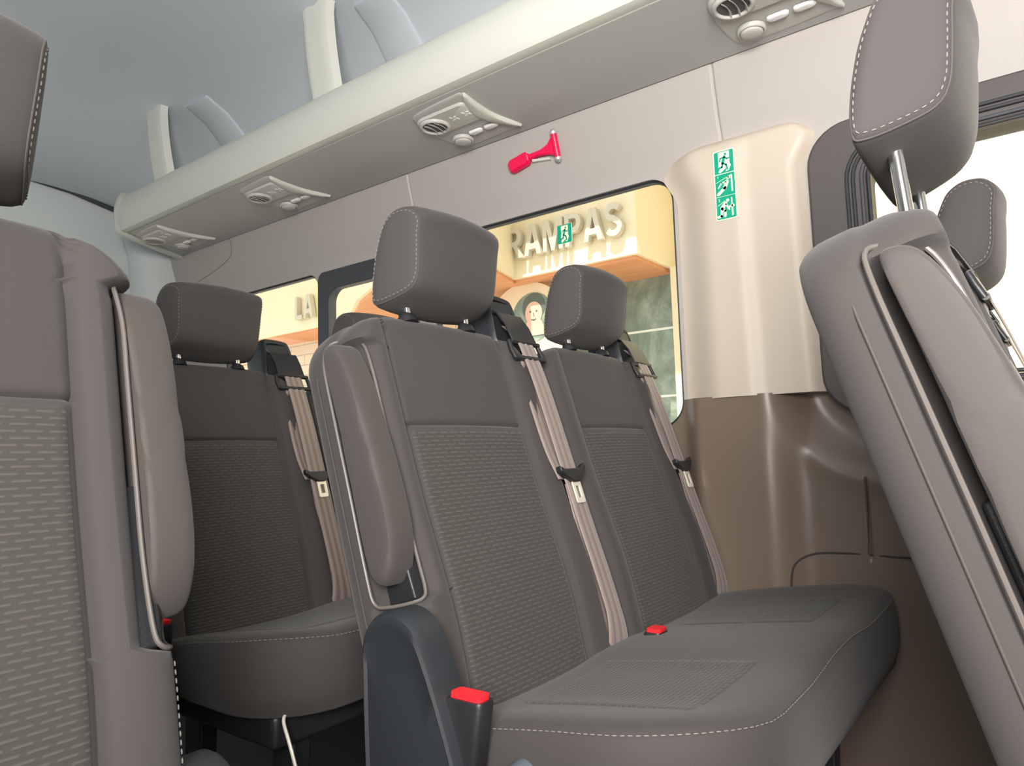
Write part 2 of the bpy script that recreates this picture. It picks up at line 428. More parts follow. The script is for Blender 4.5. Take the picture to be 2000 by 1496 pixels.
    fr.build('seat_frame', M['plastic'], root, bevel=.01) if sg > 0 else B().box(.10, .46, -.60, .15, H-.455, H-.40).build('seat_frame', M['plastic'], root, bevel=.01)
    for y in (-.10, .50):
        for x in (.13, .41):
            B().prism([(x-.02, 0), (x+.02, 0), (x+.03, H-.45), (x-.03, H-.45)], lambda a, b_, d: (a, sg*d, b_), y, y+.035).build('leg', M['plastic'], root, bevel=.004)
    B().tube(smooth_path([(.478, -.14*sg, H-.392), (.485, -.15*sg, H-.402), (.505, -.155*sg, H-.425), (.52, -.155*sg, H-.455), (.54, -.15*sg, H-.52)], 4), .0028, 8).build('adjuster_wire', M['steel'], root)
    # ---- recliner pod on the aisle side
    pod = smooth_path([(.097, -.25, 0), (.098, -.218, 0), (.112, -.194, 0), (.146, -.181, 0), (.182, -.196, 0), (.205, -.236, 0), (.222, -.275, 0), (.238, -.316, 0), (.252, -.36, 0), (.262, -.42, 0), (.25, -.50, 0), (.2, -.54, 0), (.12, -.52, 0), (.104, -.42, 0), (.099, -.33, 0)], 4, True)
    pc = (.17, -.37); R = []
    for y, s in ((-.206, 1), (-.243, 1), (-.250, .975), (-.252, .93), (-.249, .88), (-.251, .6), (-.253, .2)):
        R.append([(pc[0]+(p.x-pc[0])*s, sg*y, H+pc[1]+(p.y-pc[1])*s-(.10 if sg < 0 else 0)) for p in pod])
    B().rings(R).build('recliner_cover', M['plastic_grey'], root)
    # ---- belts
    for y0 in (0, .46):
        g = S(y0+.185, .58, -.03)
        hs = smooth_path([(.138, .53, 0), (.138, .585, 0), (.141, .628, 0), (.150, .640, 0), (.200, .638, 0), (.214, .628, 0), (.220, .59, 0), (.222, .53, 0)], 3, True)
        RR = []
        for n, s in ((-.085, .85), (-.078, .96), (-.06, 1), (-.018, 1), (-.008, .97), (-.004, .90), (-.006, .80), (-.012, .78), (-.012, .3)):
            RR.append([S(y0+.180+(p.x-.180)*s, .578+(p.y-.578)*s, n+(p.y-.578)*.0) for p in hs])
        hb = B().rings(RR).build('belt_guide_housing', M['plastic_grey'], root, angle=50)
        sl = rrect(.147, .211, .600, .625, .012)
        B().prism(sl, lambda a, b_, d: S(y0+a, b_, d), -.015, -.005).build('slot', M['rubber'], hb, bevel=.003)
        # guide tongue & loop
        lb = B().rings([[S(y0+a, w, n+t) for a, t in ((.155-e, 0), (.222+e, 0), (.222+e, .004), (.155-e, .004))] for w, n, e in ((.600, -.004, .004), (.570, .008, .002), (.535, .014, .003))])
        lb.build('belt_flap', M['plastic'], hb, bevel=.0015)
        lp = B()
        lp.tube([S(y0+.148, .536, .012), S(y0+.236, .536, .012)], .0045, 10)
        lp.tube([S(y0+.148, .504, .016), S(y0+.236, .504, .016)], .0050, 10)
        lp.tube([S(y0+.150, .538, .010), S(y0+.148, .520, .012), S(y0+.150, .503, .015)], .0045, 10)
        lp.tube([S(y0+.234, .538, .010), S(y0+.236, .520, .012), S(y0+.234, .503, .015)], .0045, 10)
        lp.build('belt_loop', M['plastic'], hb)
        def strap(pts, wd, t=.0016, name='belt_webbing', par=root):
            vs = []; uv = []; fs = []; P = smooth_path([(a, b_, c_) for a, b_, c_ in pts], 8)
            nn = 8; n = len(P); s = 0
            for side in (0, 1):
                for i, p in enumerate(P):
                    w_ = wd(i/(n-1))
                    for k in range(nn+1):
                        u = k/nn-.5
                        vs.append(S(y0+p.x+u*w_, p.y-u*.004, p.z+(t if side else 0)+.0010*math.cos(u*6*PI)*(1 if side else 0))); uv.append((u+.5, i*.1))
            m1 = nn+1; off = n*m1
            for i in range(n-1):
                for k in range(nn):
                    a = i*m1+k; fs.append((a, a+1, a+m1+1, a+m1)); fs.append((off+a, off+a+m1, off+a+m1+1, off+a+1))
                for k in (0, nn):
                    a = i*m1+k; fs.append((a, a+m1, off+a+m1, off+a))
            return mesh(name, vs, fs, M['web'], par, uv=uv)
        sb = strap([(.190, .575, -.008), (.192, .540, .012), (.193, .500, .018), (.196, .44, .021), (.200, .37, .021), (.203, .296, .021), (.206, .2, .022), (.209, .1, .024), (.212, .03, .020), (.214, -.03, .0)],
                   lambda t: .047 if t < .85 else .047+.03*(t-.85)/.15)
        strap([(.188, .505, .012), (.184, .46, .006), (.178, .40, .010), (.181, .33, .012), (.190, .28, .016)], lambda t: .040, name='slack_webbing', par=sb)
        strap([(.205, .27, .017), (.206, .18, .014), (.205, .09, .010), (.203, 0.0, .004), (.203, -.03, 0)], lambda t: .043, name='lower_webbing', par=sb)
        # tongue: black grip and steel latch plate
        tw = .292
        tg = B().prism([(.166, tw+.010), (.178, tw+.004), (.228, tw+.004), (.243, tw+.013), (.243, tw+.003), (.228, tw-.012), (.213, tw-.020), (.196, tw-.020), (.180, tw-.011), (.166, tw)], lambda a, b_, d: S(y0+a, b_, d), .019, .031).build('belt_tongue', M['plastic'], root, bevel=.002)
        pb = B(); ol = rrect(.194, .218, tw-.056, tw-.014, .004, 3); il = rrect(.2, .212, tw-.047, tw-.026, .002, 3)
        pb.rings([[S(y0+a, b_, .024) for a, b_ in ol], [S(y0+a, b_, .027) for a, b_ in ol], [S(y0+a, b_, .027) for a, b_ in il], [S(y0+a, b_, .024) for a, b_ in il]], closed=True)
        pb.build('latch_plate', M['steel'], tg, angle=30)
        # buckle
        yb_ = -.223 if y0 == 0 else .46-.20
        bx = .243 if y0 == 0 else .232; bz = -.268 if y0 == 0 else -.300
        bh = .085
        def K(a, b_, c_): return Vector((bx+.022*0+a+c_*.18, sg*(yb_+b_), H+bz+c_))
        RRb = []
        for c_, s in ((-bh, .9), (-bh+.005, 1), (-.004, 1), (0, .93)):
            RRb.append([K(p[0]*s, p[1]*s, c_) for p in rrect(-.015, .015, -.028+.010, .028-.010, .006, 3)])
        if y0 == 0 and sg < 0: continue
        if y0 == 0:
            RRb = [[K(p[0]*s, p[1]*s, c_) for p in rrect(-.027, .027, -.014, .014, .007, 3)] for c_, s in ((-bh, .88), (-bh+.006, 1), (-.004, 1), (0, .93))]
            bo = B().rings(RRb).build('buckle', M['plastic'], root, angle=50)
            B().rings([[K(p[0], p[1], c_) for p in rrect(-.022, .022, -.010, .010, .005, 3)] for c_ in (-.002, .004, .006)]).build('release_button', M['red'], bo, angle=50)
            B().rings([[K(p[0]*s, p[1]*s, c_) for p in rrect(-.029, .029, -.016, .016, .008, 3)] for c_, s in ((-bh-.035, .8), (-bh-.03, .98), (-bh+.004, 1), (-bh+.006, .9))]).build('buckle_boot', M['plastic_grey'], bo, angle=50)
        else:
            bo = B().rings(RRb).build('buckle', M['plastic'], root, angle=50)
            B().rings([[K(p[0]*.8, p[1]*.8, c_) for p in rrect(-.015, .015, -.018, .018, .005, 3)] for c_ in (-.002, .004, .006)]).build('release_button', M['red'], bo, angle=50)
    return root

A = make_bench(1); A.location = (-.78, .84, 0)
tag(A, 'double seat in the middle of the picture, with red buckle in front and two belts', 'seat', 'double passenger seats')
Bn = copy_tree(A); Bn.location = (-1.465, .84, 0)
tag(Bn, 'dark rear double seat behind the centre seats, below the rear windows', 'seat', 'double passenger seats')
D = copy_tree(A); D.location = (-.095, .84, 0)
tag(D, 'double seat at the right edge seen side-on, headrest raised on chrome posts', 'seat', 'double passenger seats')
for ch in list(D.children):      # this headrest is pulled up on its posts
    if ch.name.startswith('headrest') and min(v.co.y for v in ch.data.vertices) < .1:
        q = 1.07; p = Vector((.06, 0, H+.27)); ch.scale = (q, q, q); ch.location = p-p*q+Vector((SU[0], 0, SU[1]))*.060+Vector((.018, 0, 0))
B().cyl((.300, -.196, H-.345), (0, -1, 0), .019, .022, 28, .016).build('recline_knob', M['knob'], A)
Cn = make_bench(-1, 12); Cn.location = (-.815, .145, 0); Cn.scale = (1, 1, 1.012)
tag(Cn, 'seat across the aisle at the left edge, woven grey backrest facing the viewer', 'seat', 'double passenger seats')

# ------------------------------------------------------------------ van shell
def slab(name, yf, xs, zs, thick, m, parent=None):
    """solid wall: front surface y = yf(x, z), flat back"""
    nx, nz = len(xs), len(zs); vs = []; fs = []
    for s in (0, 1):
        for z in zs:
            for x in xs: vs.append((x, (yf(x, z) if s == 0 else thick), z+H))
    o = nx*nz
    for j in range(nz-1):
        for i in range(nx-1):
            a = j*nx+i; fs.append((a, a+1, a+nx+1, a+nx)); fs.append((o+a, o+a+nx, o+a+nx+1, o+a+1))
    for i in range(nx-1):
        a = i; fs.append((a, o+a, o+a+1, a+1)); a = (nz-1)*nx+i; fs.append((a, a+1, o+a+1, o+a))
    for j in range(nz-1):
        a = j*nx; fs.append((a, a+nx, o+a+nx, o+a)); a = j*nx+nx-1; fs.append((a, o+a, o+a+nx, a+nx))
    return mesh(name, vs, fs, m, parent)
def frange(a, b, d):
    n = max(1, round((b-a)/d)); return [a+(b-a)*i/n for i in range(n+1)]
XR, XF = -3.05, 1.6
WIN = {1: (-2.62, -2.035, .06, .652, .05), 3: (-1.47, -.684, .045, .657, .065)}
DARK2 = (-2.034, -1.54, .02, .650, .03); WIN2 = (-1.972, -1.63, .06, .583, .045)
DOOR = (-.375, 1.15, .055, .668, .085); DOORG = (-.262, 1.05, .115, .585, .05)
def cutter(x0, x1, z0, z1, r, y0=1.3, y1=1.9):
    o = B().prism(rrect(x0, x1, z0, z1, r, 8), lambda a, b, d: (a, d, b+H), y0, y1).build('cut', M['wall'], None, smooth=False); return o
YT = [(.0, 1.575), (.60, 1.575), (.66, 1.572), (.70, 1.556), (.74, 1.54), (.78, 1.527), (.82, 1.515), (.86, 1.505), (.90, 1.498)]
def y_up(x, z):
    y = interp(YT, z)
    for sx in (-1.515, -.548): y += .004*math.exp(-((x-sx-(.03*(z-.86)))/.0028)**2)
    return y
xs = sorted(set(frange(XR, XF, .03)+[s+d for s in (-1.515, -.548) for d in frange(-.012, .008, .0016)]))
w_up = slab('wall_left', y_up, xs, frange(.1095, .60, .05)+frange(.62, .93, .0155), 1.602, M['wall']); tag(w_up, kind='structure')
boolcut(w_up, [cutter(*WIN[1]), cutter(*DARK2), cutter(*WIN[3]), cutter(*DOOR)])
def y_lo(x, z):
    y = 1.575
    # dished recess round the door window's lower corner
    cx, cz, r = -.27, .13, .21
    d = math.hypot(x-cx, z-cz) if x < cx else abs(z-cz) if z < cz else 0
    y += .040*(1-sstep(.125, r, d))-.003*math.exp(-((d-r)/.025)**2)
    y += .004*math.exp(-((x+.308)/.003)**2)*(1 if -.23 < z < -.075 else 0)
    y -= .012*sstep(-.25, -.75, z)
    y -= .034*sstep(-.69, -.635, x)*(1-sstep(-.50, -.41, x))
    return y
xs = sorted(set(frange(XR, -.9, .05)+frange(-.9, -.2, .0075)+frange(-.2, XF, .05)+[-.308+d for d in frange(-.009, .009, .0015)]))
w_lo = slab('trim_1', y_lo, xs, frange(-.78, -.3, .04)+frange(-.28, .1095, .0075), 1.66, M['brown']); tag(w_lo, kind='structure')
boolcut(w_lo, [cutter(*WIN[1]), cutter(*DARK2), cutter(*WIN[3]), cutter(*DOOR)])
def wy(x, z, e=-.001): return Vector((x, y_lo(x, z)+e, z+H))
seam = smooth_path([wy(-.461, -.40), wy(-.461, -.324), wy(-.458, -.268), wy(-.445, -.243), wy(-.413, -.228), wy(-.36, -.224), wy(-.308, -.225), wy(-.259, -.226), wy(-.1, -.228), wy(.4, -.23)], 5)
B().tube(seam, .0022, 6).build('pocket_seam', M['seam'], w_lo)
B().tube([wy(-.308, -.078, -.0003), wy(-.309, -.15, -.0003), wy(-.314, -.224, -.0003)], .0010, 6).build('panel_seam', M['seam'], w_lo)
# small seam of the rear corner cover on the upper wall
def uy(x, z): return Vector((x, y_up(x, z)-.0003, z+H))
B().tube(smooth_path([uy(-2.49, .86), uy(-2.49, .82), uy(-2.52, .79), uy(-2.62, .765), uy(-2.78, .74)], 4), .0016, 6).build('cover_seam', M['seamgrey'], w_up)

def ring_frame(name, o, i, y0, y1, m, r_o, r_i, parent=None, bevel=.003):
    P = rrect(*o, r_o, 8); Q = rrect(*i, r_i, 8)
    f = lambda p, y: (p[0], y, p[1]+H)
    return B().rings([[f(p, y0) for p in P], [f(p, y1) for p in P], [f(p, y1) for p in Q], [f(p, y0) for p in Q]], closed=True).build(name, m, parent, bevel=bevel, seg=2, angle=40)
def pane(x0, x1, z0, z1, y, parent, g='glass'):
    return B().box(x0, x1, y, y+.004, z0+H, z1+H).build('pane', M[g], parent, smooth=False)
for n, (x0, x1, z0, z1, r) in WIN.items():
    w = ring_frame('window_%d' % n, (x0, x1, z0, z1), (x0+.006, x1-.006, z0+.006, z1-.006), 1.577, 1.600, M['rubber'], r, r-.006); tag(w, kind='structure')
    pane(x0+.001, x1-.001, z0+.001, z1-.001, 1.588, w)
w = ring_frame('window_2', DARK2[:4], WIN2[:4], 1.570, 1.604, M['frame'], .03, .045); tag(w, kind='structure'); pane(WIN2[0]-.01, WIN2[1]+.01, WIN2[2]-.01, WIN2[3]+.01, 1.592, w)
w = ring_frame('window_4', DOOR[:4], DOORG[:4], 1.564, 1.66, M['frame2'], .085, .05, bevel=.006); tag(w, kind='structure'); pane(DOORG[0]-.01, DOORG[1]+.01, DOORG[2]-.01, DOORG[3]+.01, 1.592, w)
for k, (dz, m) in enumerate(((.040, 'rubber'), (.028, 'rubber'), (.012, 'frame'), (-.001, 'rubber'))):   # sealing strips round the opening
    o = DOORG; d = dz
    ring_frame('sealing_strip', (o[0]-d, o[1]+d, o[2]-d, o[3]+d), (o[0]-d+.007, o[1]+d-.007, o[2]-d+.007, o[3]+d-.007), 1.558, 1.575, M[m], .05+d, .043+d, w, bevel=.002)

# beige pillar cover between the big window and the door
def pillar():
    R = []
    for z in [.106, .108, .112]+frange(.13, .66, .02)+[.668, .676, .684, .690, .695, .699, .702, .7035]:
        q = max(0, z-.66); rr = .045
        e = rr-math.sqrt(max(0, rr*rr-min(rr, q)**2)) if q > 0 else 0
        xl = -.674-.036*sstep(.57, .66, z)+e*.9; xr = interp([(.106, -.362), (.40, -.372), (.60, -.378), (.63, -.36), (.66, -.345), (.69, -.36), (.71, -.40)], z)-e*1.2
        top = sstep(.66, .704, z); y0 = 1.535+.015*sstep(.5, .7, z)*0+ .03*top**3
        P = []
        N = 36
        for k in range(N+1):
            u = k/N; x = xl+(xr-xl)*u
            dl = x-xl; dr = xr-x
            y = y0+.038*(1-sstep(0, .095, dl))+.034*(1-sstep(0, .04, dr))**2
            y += .012*sstep(.50, .62, u)*(1-top)
            P.append((x, y, z+H))
        P += [(xr, 1.60, z+H), (xl, 1.60, z+H)]
        R.append(P)
    return B().rings(R).build('trim_2', M['beige'], None, angle=50)
tag(pillar(), kind='structure')

# roof and headliner
prof = [(1.52, .86), (1.50, .93), (1.485, 1.0), (1.455, 1.08), (1.40, 1.15), (1.32, 1.205), (1.22, 1.24), (1.10, 1.262), (.95, 1.275), (.75, 1.285), (.5, 1.29)]
prof = prof+[(1.0-y, z) for y, z in reversed(prof[:-1])]
R = []
for x in [1.62, 1.0, 0, -.8, -1.6, -2.2, -2.45, -2.6, -2.7, -2.8, -2.9, -3.0, -3.07]:
    dr = .19*sstep(-2.3, -3.05, x)**1.3 if x < -2.3 else 0
    ins = [(x, y, z+H-dr*min(1, max(0, (z-.95)/.33))) for y, z in prof]
    outp = [(x, .5+(y-.5)*1.035, z+H+.045-dr*min(1, max(0, (z-.95)/.33))) for y, z in reversed(prof)]
    R.append(ins+outp)
c = B().rings(R).build('ceiling', M['liner'], None, angle=50); tag(c, kind='structure')
# floor
tag(B().box(XR-.05, XF+.05, -.66, 1.64, -.04, 0).build('floor', M['floor'], None, smooth=False), kind='structure')
# rear wall with a header bar
def yzslab(name, x0, x1, m, holes=()):
    o = B().prism([(-.64, 0), (1.64, 0), (1.64, H+.87), (1.53, H+.97), (1.47, H+1.06), (1.2, H+1.16), (-.2, H+1.16), (-.47, H+1.06), (-.53, H+.97), (-.64, H+.87)] if x0 < 0 else
                  [(-.64, 0), (1.64, 0), (1.64, H+.87), (1.53, H+1.0), (1.42, H+1.17), (1.2, H+1.27), (-.2, H+1.27), (-.42, H+1.17), (-.53, H+1.0), (-.64, H+.87)], lambda a, b, d: (d, a, b), x0, x1).build(name, m, None, smooth=False)
    if holes: boolcut(o, [B().prism(rrect(*h), lambda a, b, d: (d, a, b), x0-.1, x1+.1).build('cut', m, None, smooth=False) for h in holes])
    return tag(o, kind='structure')
yzslab('wall_back', XR-.05, XR, M['wallback'], [(-.45, .42, H+.1, H+.75, .05), (.58, 1.18, H+.1, H+.62, .05)])
for n, (a, b, c_, d_) in ((7, (-.45, .42, .1, .75)), (8, (.58, 1.18, .1, .62))):
    w = B().rings([[(XR-.03+e, y, z) for y, z in rrect(a+i, b-i, H+c_+i, H+d_-i, .05-i)] for e, i in ((0, 0), (.035, 0), (.035, .01), (0, .01))], closed=True).build('window_%d' % n, M['rubber'], None); tag(w, kind='structure')
    B().box(XR-.02, XR-.016, a, b, H+c_, H+d_).build('pane', M['glass'], w, smooth=False)
tag(B().tube([(XR+.012, .3, H+1.115), (XR+.012, .9, H+1.105), (XR+.012, 1.15, H+1.085), (XR+.012, 1.32, H+1.05)], .010, 8).build('trim_3', M['frame'], None), kind='structure')
tag(B().rings([[(XR, 1.40-e, z+H), (XR+.05, 1.41-e, z+H), (XR+.09, 1.45-e, z+H), (XR+.11, 1.50, z+H), (XR+.11, 1.60, z+H), (XR, 1.60, z+H)] for z, e in ((-.7, 0), (.3, 0), (.7, .01), (.85, .02), (.95, .05))]).build('trim_4', M['wallback'], None, bevel=.01), kind='structure')
# near-side wall with its windows, front wall with the windscreen opening
nw = B().box(XR, XF, -.64, -.58, 0, H+.88).build('wall_right', M['wall'], None, smooth=False); tag(nw, kind='structure')
boolcut(nw, [cutter(-2.6, -1.3, .06, .66, .05, -.8, -.4), cutter(-1.1, -.2, .06, .66, .05, -.8, -.4), cutter(0.0, 1.4, .0, .66, .05, -.8, -.4)])
for n, (a, b) in ((5, (-2.6, -1.3)), (6, (-1.1, -.2)), (9, (0, 1.4))):
    w = ring_frame('window_%d' % n, (a, b, .06 if n != 9 else 0, .66), (a+.01, b-.01, .07 if n != 9 else .01, .65), -.645, -.60, M['rubber'], .05, .04); tag(w, kind='structure'); pane(a+.002, b-.002, .062 if n != 9 else .002, .658, -.625, w, 'glass' if n == 9 else 'dimming')
yzslab('wall_front', XF, XF+.05, M['wall'], [(-.25, 1.25, H+.1, H+.7, .08)])

# curved ribs and bulges on the roof side above the rack
def roofpt(t):      # along the inside of the roof side
    k = t*6; i = min(5, int(k)); a, b = prof[i], prof[i+1]; f = k-i
    return a[0]+(b[0]-a[0])*f, a[1]+(b[1]-a[1])*f
for n, x in ((5, -1.47), (6, -2.35)):
    R = []
    for j in range(15):
        t = .02+.95*j/14; y, z = roofpt(t)
        cx, cz = y-.5, z-.6; L = math.hypot(cx, cz); nx, nz = -cx/L, -cz/L
        wd = .065+.04*(1-t); dp = .014
        R.append([(x+s*wd+.10*t, y+nx*d, z+nz*d+H) for s, d in ((-1, -.02), (-.9, .6*dp), (-.7, dp), (.7, dp), (.9, .6*dp), (1, -.02))])
    tag(B().rings(R).build('trim_%d' % n, M['liner'], None, angle=50), kind='structure')
    x2 = x+.16
    R = [[(xx, yy, z+H) for xx, yy in ((x2-.06+e, 1.53), (x2-.06+e, 1.43+e+g), (x2+.09-e, 1.43+e+g), (x2+.09-e, 1.53))] for z, e, g in ((.96, 0, 0), (1.07, 0, 0), (1.10, .012, .01), (1.115, .03, .02))]
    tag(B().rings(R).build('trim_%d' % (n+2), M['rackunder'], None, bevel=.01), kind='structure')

# ------------------------------------------------------------------ luggage rack
rack = empty('luggage_rack', (-1.0, 1.35, H+.85))
tag(rack, 'long pale luggage rack running along the upper wall above the windows', 'luggage rack')
def W(o, x, y, z): return (x+1.0, y-1.35, z-.85)
def rackloft(name, P, m, x0, x1, bevel=0, par=rack, shear=.48):
    R = []
    for k, x in enumerate((x0, x0+.012, -1.0, x1)):
        s = .97 if k == 0 else 1
        cy = sum(p[0] for p in P)/len(P); cz = sum(p[1] for p in P)/len(P)
        R.append([W(0, x-(shear*(y-1.19) if k < 2 else 0), cy+(y-cy)*s, cz+(z-cz)*s) for y, z in P])
    return B().rings(R).build(name, m, par, bevel=bevel, angle=35)
fas = [(1.245, .868), (1.205, .857), (1.192, .860), (1.184, .872), (1.180, .895), (1.178, .925), (1.180, .945), (1.186, .968), (1.196, .990), (1.206, 1.000), (1.22, 1.004), (1.236, 1.0), (1.243, .985), (1.245, .96)]
rackloft('fascia', fas, M['rack'], -2.70, 1.58)
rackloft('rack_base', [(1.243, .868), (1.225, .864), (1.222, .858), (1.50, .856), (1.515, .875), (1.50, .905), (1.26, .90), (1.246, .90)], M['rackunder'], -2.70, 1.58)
# end cap
capP = [(1.525, .845), (1.30, .845), (1.205, .846), (1.185, .852), (1.173, .870), (1.168, .91), (1.170, .95), (1.180, .985), (1.195, 1.008), (1.22, 1.014), (1.245, 1.008), (1.262, .975), (1.28, .945), (1.50, .925), (1.525, .92)]
B().rings([[W(0, x-.48*(y-1.19), 1.35+(y-1.35)*s, .93+(z-.93)*s) for y, z in capP] for x, s in ((-2.725, .95), (-2.718, .99), (-2.705, 1.0), (-2.692, .99))]).build('end_cap', M['rack'], rack, angle=40)
# support straps up to the roof
for x in (-1.535, -2.435):
    R = []
    for j in range(13):
        t = j/12; z = .985+.275*t; y = 1.215-.055*math.sin(PI*.5*t)**1.0+.04*math.sin(PI*t)*0
        wd = .056+.012*max(0, (t-.8)/.2)**2+.006*math.sin(PI*t)*0
        y = 1.222-.012*math.sin(PI*t*.8)-.028*t
        R.append([W(0, x+a*wd, y+b, z) for a, b in ((-1, .012), (-.85, -.010), (-.45, -.016), (0, -.010), (.45, -.016), (.85, -.010), (1, .012), (0, .016))])
    B().rings(R).build('support_strap', M['rack'], rack, angle=50)

# ------------------------------------------------------------------ overhead consoles
def make_console():
    r = empty('overhead_console', (-1.16, 1.35, H+.857))
    X0, Y0 = -1.16, 1.35
    def P(x, y, d): return (x-X0, y-Y0, -d)          # d = how far it hangs below the rack
    base = smooth_path([(-1.245, 1.262, 0), (-1.20, 1.245, 0), (-1.10, 1.238, 0), (-1.062, 1.243, 0), (-1.085, 1.30, 0), (-1.085, 1.37, 0), (-1.055, 1.455, 0), (-1.10, 1.472, 0), (-1.20, 1.478, 0), (-1.255, 1.470, 0), (-1.268, 1.40, 0), (-1.262, 1.32, 0)], 4, True)
    c = (-1.165, 1.36)
    b = B().rings([[P(c[0]+(p.x-c[0])*s, c[1]+(p.y-c[1])*s, d) for p in base] for d, s in ((-.004, 1.03), (.0012, 1.0), (.0022, .96), (.0024, .90), (.0020, .86), (.0020, .3))]).build('panel', M['console'], r, angle=60)
    # crescent ridge on the forward side
    out = smooth_path([(-1.058, 1.240, 0), (-1.062, 1.30, 0), (-1.064, 1.37, 0), (-1.046, 1.466, 0), (-1.078, 1.42, 0), (-1.100, 1.365, 0), (-1.098, 1.31, 0)], 4, True)
    cc = (-1.082, 1.35)
    B().rings([[P(cc[0]+(p.x-cc[0])*s, cc[1]+(p.y-cc[1])*s, d) for p in out] for d, s in ((-.002, 1.0), (.008, .96), (.011, .75), (.0115, .3))]).build('ridge', M['lens'] if 0 else M['rack'], r)
    # raised pod round the vent and the fan buttons
    pod = rrect(-1.262, -1.082, 1.268, 1.360, [.02, .045, .045, .02], 6); pc = (-1.172, 1.314)
    B().rings([[P(pc[0]+(x-pc[0])*s, pc[1]+(y-pc[1])*s, d) for x, y in pod] for d, s in ((.0, 1.02), (.006, 1.0), (.009, .96), (.0095, .4))]).build('switch_panel', M['console'], r)
    # main round vent with louvres
    def rnd(cx, cy, rs, name, m, par, seg=32):
        return B().rings([[P(cx+q*math.cos(2*PI*k/seg), cy+q*math.sin(2*PI*k/seg), d) for k in range(seg)] for q, d in rs]).build(name, m, par, angle=60)
    v = rnd(-1.215, 1.312, ((.040, .004), (.040, .013), (.037, .0165), (.033, .0165), (.0315, .014), (.031, .010)), 'air_vent', M['console'], r)
    rnd(-1.215, 1.312, ((.031, .009), (.0308, .0115)), 'cavity', M['consoledark'], v)
    for k, dx in enumerate((-.016, .0, .016)):
        hh = math.sqrt(.030**2-dx*dx)
        R = []
        for j in range(9):
            t = -1+2*j/8; y = 1.312+t*hh; x = -1.215+dx+.005*(1-t*t)
            R.append([P(x+a, y, d) for a, d in ((-.001, .0115), (.003, .0175), (.0045, .0175), (.001, .0115))])
        B().rings(R).build('louvre', M['console'], v, angle=30)
    # second round reading spot / vent
    l = rnd(-1.217, 1.425, ((.029, .003), (.029, .010), (.027, .0125), (.0245, .0125), (.0235, .009)), 'spot_ring', M['console'], r)
    rnd(-1.217, 1.425, ((.0225, .008), (.0222, .014), (.018, .0165), (.008, .0175)), 'spot_lens', M['console'], l)
    # two clear push buttons
    for x in (-1.160, -1.108):
        R = [[P(x+(px)*s, 1.411+py*s, d) for px, py in rrect(-.022, .022, -.009, .009, .008, 4)] for d, s in ((.003, 1), (.007, .97), (.0095, .8), (.010, .4))]
        B().rings(R).build('clear_button', M['lens'], r)
    # two fan symbols
    for x in (-1.148, -1.108):
        b2 = B()
        for k in range(4):
            a = PI/4+k*PI/2; ca, sa = math.cos(a), math.sin(a); pts = []
            for j in range(10):
                q = 2*PI*j/10; u = .0088+.0052*math.cos(q); w_ = .0036*math.sin(q)+.002*math.cos(q)
                pts.append((u*ca-w_*sa, u*sa+w_*ca))
            b2.prism(pts, lambda a_, b_, d: P(x+a_, 1.312+b_, d), .0085, .0105)
        b2.cyl(P(x, 1.312, .0085), (0, 0, -1), .0026, .002, 10)
        b2.build('fan_symbol', M['lens'], r, smooth=False)
    return r
con = make_console(); CONS = [(-1.16, 'console under the rack, left above the crimson hammer', 'grey'), (-.372, 'console under the rack at the top edge, nearest the raised headrest', 'grey'), (-1.94, 'console under the rack, second from its rounded rear end', ''), (-2.63, 'console under the rear end of the rack beside the end cap', '')]
for k, (x, lab, _) in enumerate(CONS):
    o = con if k == 0 else copy_tree(con)
    o.location = (x, 1.35, H+.857); o['label'] = 'grey vent '+lab; o['category'] = 'vent console'; o['group'] = 'vent and light consoles under the luggage rack'

# ------------------------------------------------------------------ emergency hammer
hm = empty('emergency_hammer', (-1.04, 1.51, H+.78)); tag(hm, 'crimson emergency hammer with silver tips fixed on the pale wall above the window', 'hammer')
def hp(x, z, d): return (x+1.04, y_up(x, z)-d-1.51, z-.78)
hx = lambda s: (-1.125+s*.15)
B().prism([(p[0], p[1]) for p in [(-1.128, .768), (-1.122, .758), (-1.068, .768), (-1.060, .775), (-1.060, .793), (-1.068, .799), (-1.122, .790), (-1.130, .782)]], hp, .004, .022).build('grip', M['hammer'], hm, bevel=.004)
B().prism([(-1.064, .777), (-1.030, .780), (-1.000, .776), (-.985, .770), (-.975, .768), (-.975, .818), (-.985, .812), (-.997, .800), (-1.020, .793), (-1.064, .791)], hp, .006, .018).build('handle', M['hammer'], hm, bevel=.003)
B().tube([hp(-.974, .764, .013), hp(-.974, .79, .013), hp(-.974, .820, .013)], .0085, 16).build('head', M['hammer'], hm)
for a, b in ((.820, .833), (.764, .751)):
    B().tube([hp(-.974, a, .013), hp(-.974, (a+b)/2, .013), hp(-.974, b, .013)], [.0088, .0095, .004], 16).build('steel_tip', M['steel_tip'], hm)
B().prism([(-1.055, .772), (-1.0, .765), (-1.0, .770), (-1.055, .779)], hp, -.001, .012).build('bracket', M['rack'], hm, bevel=.001)

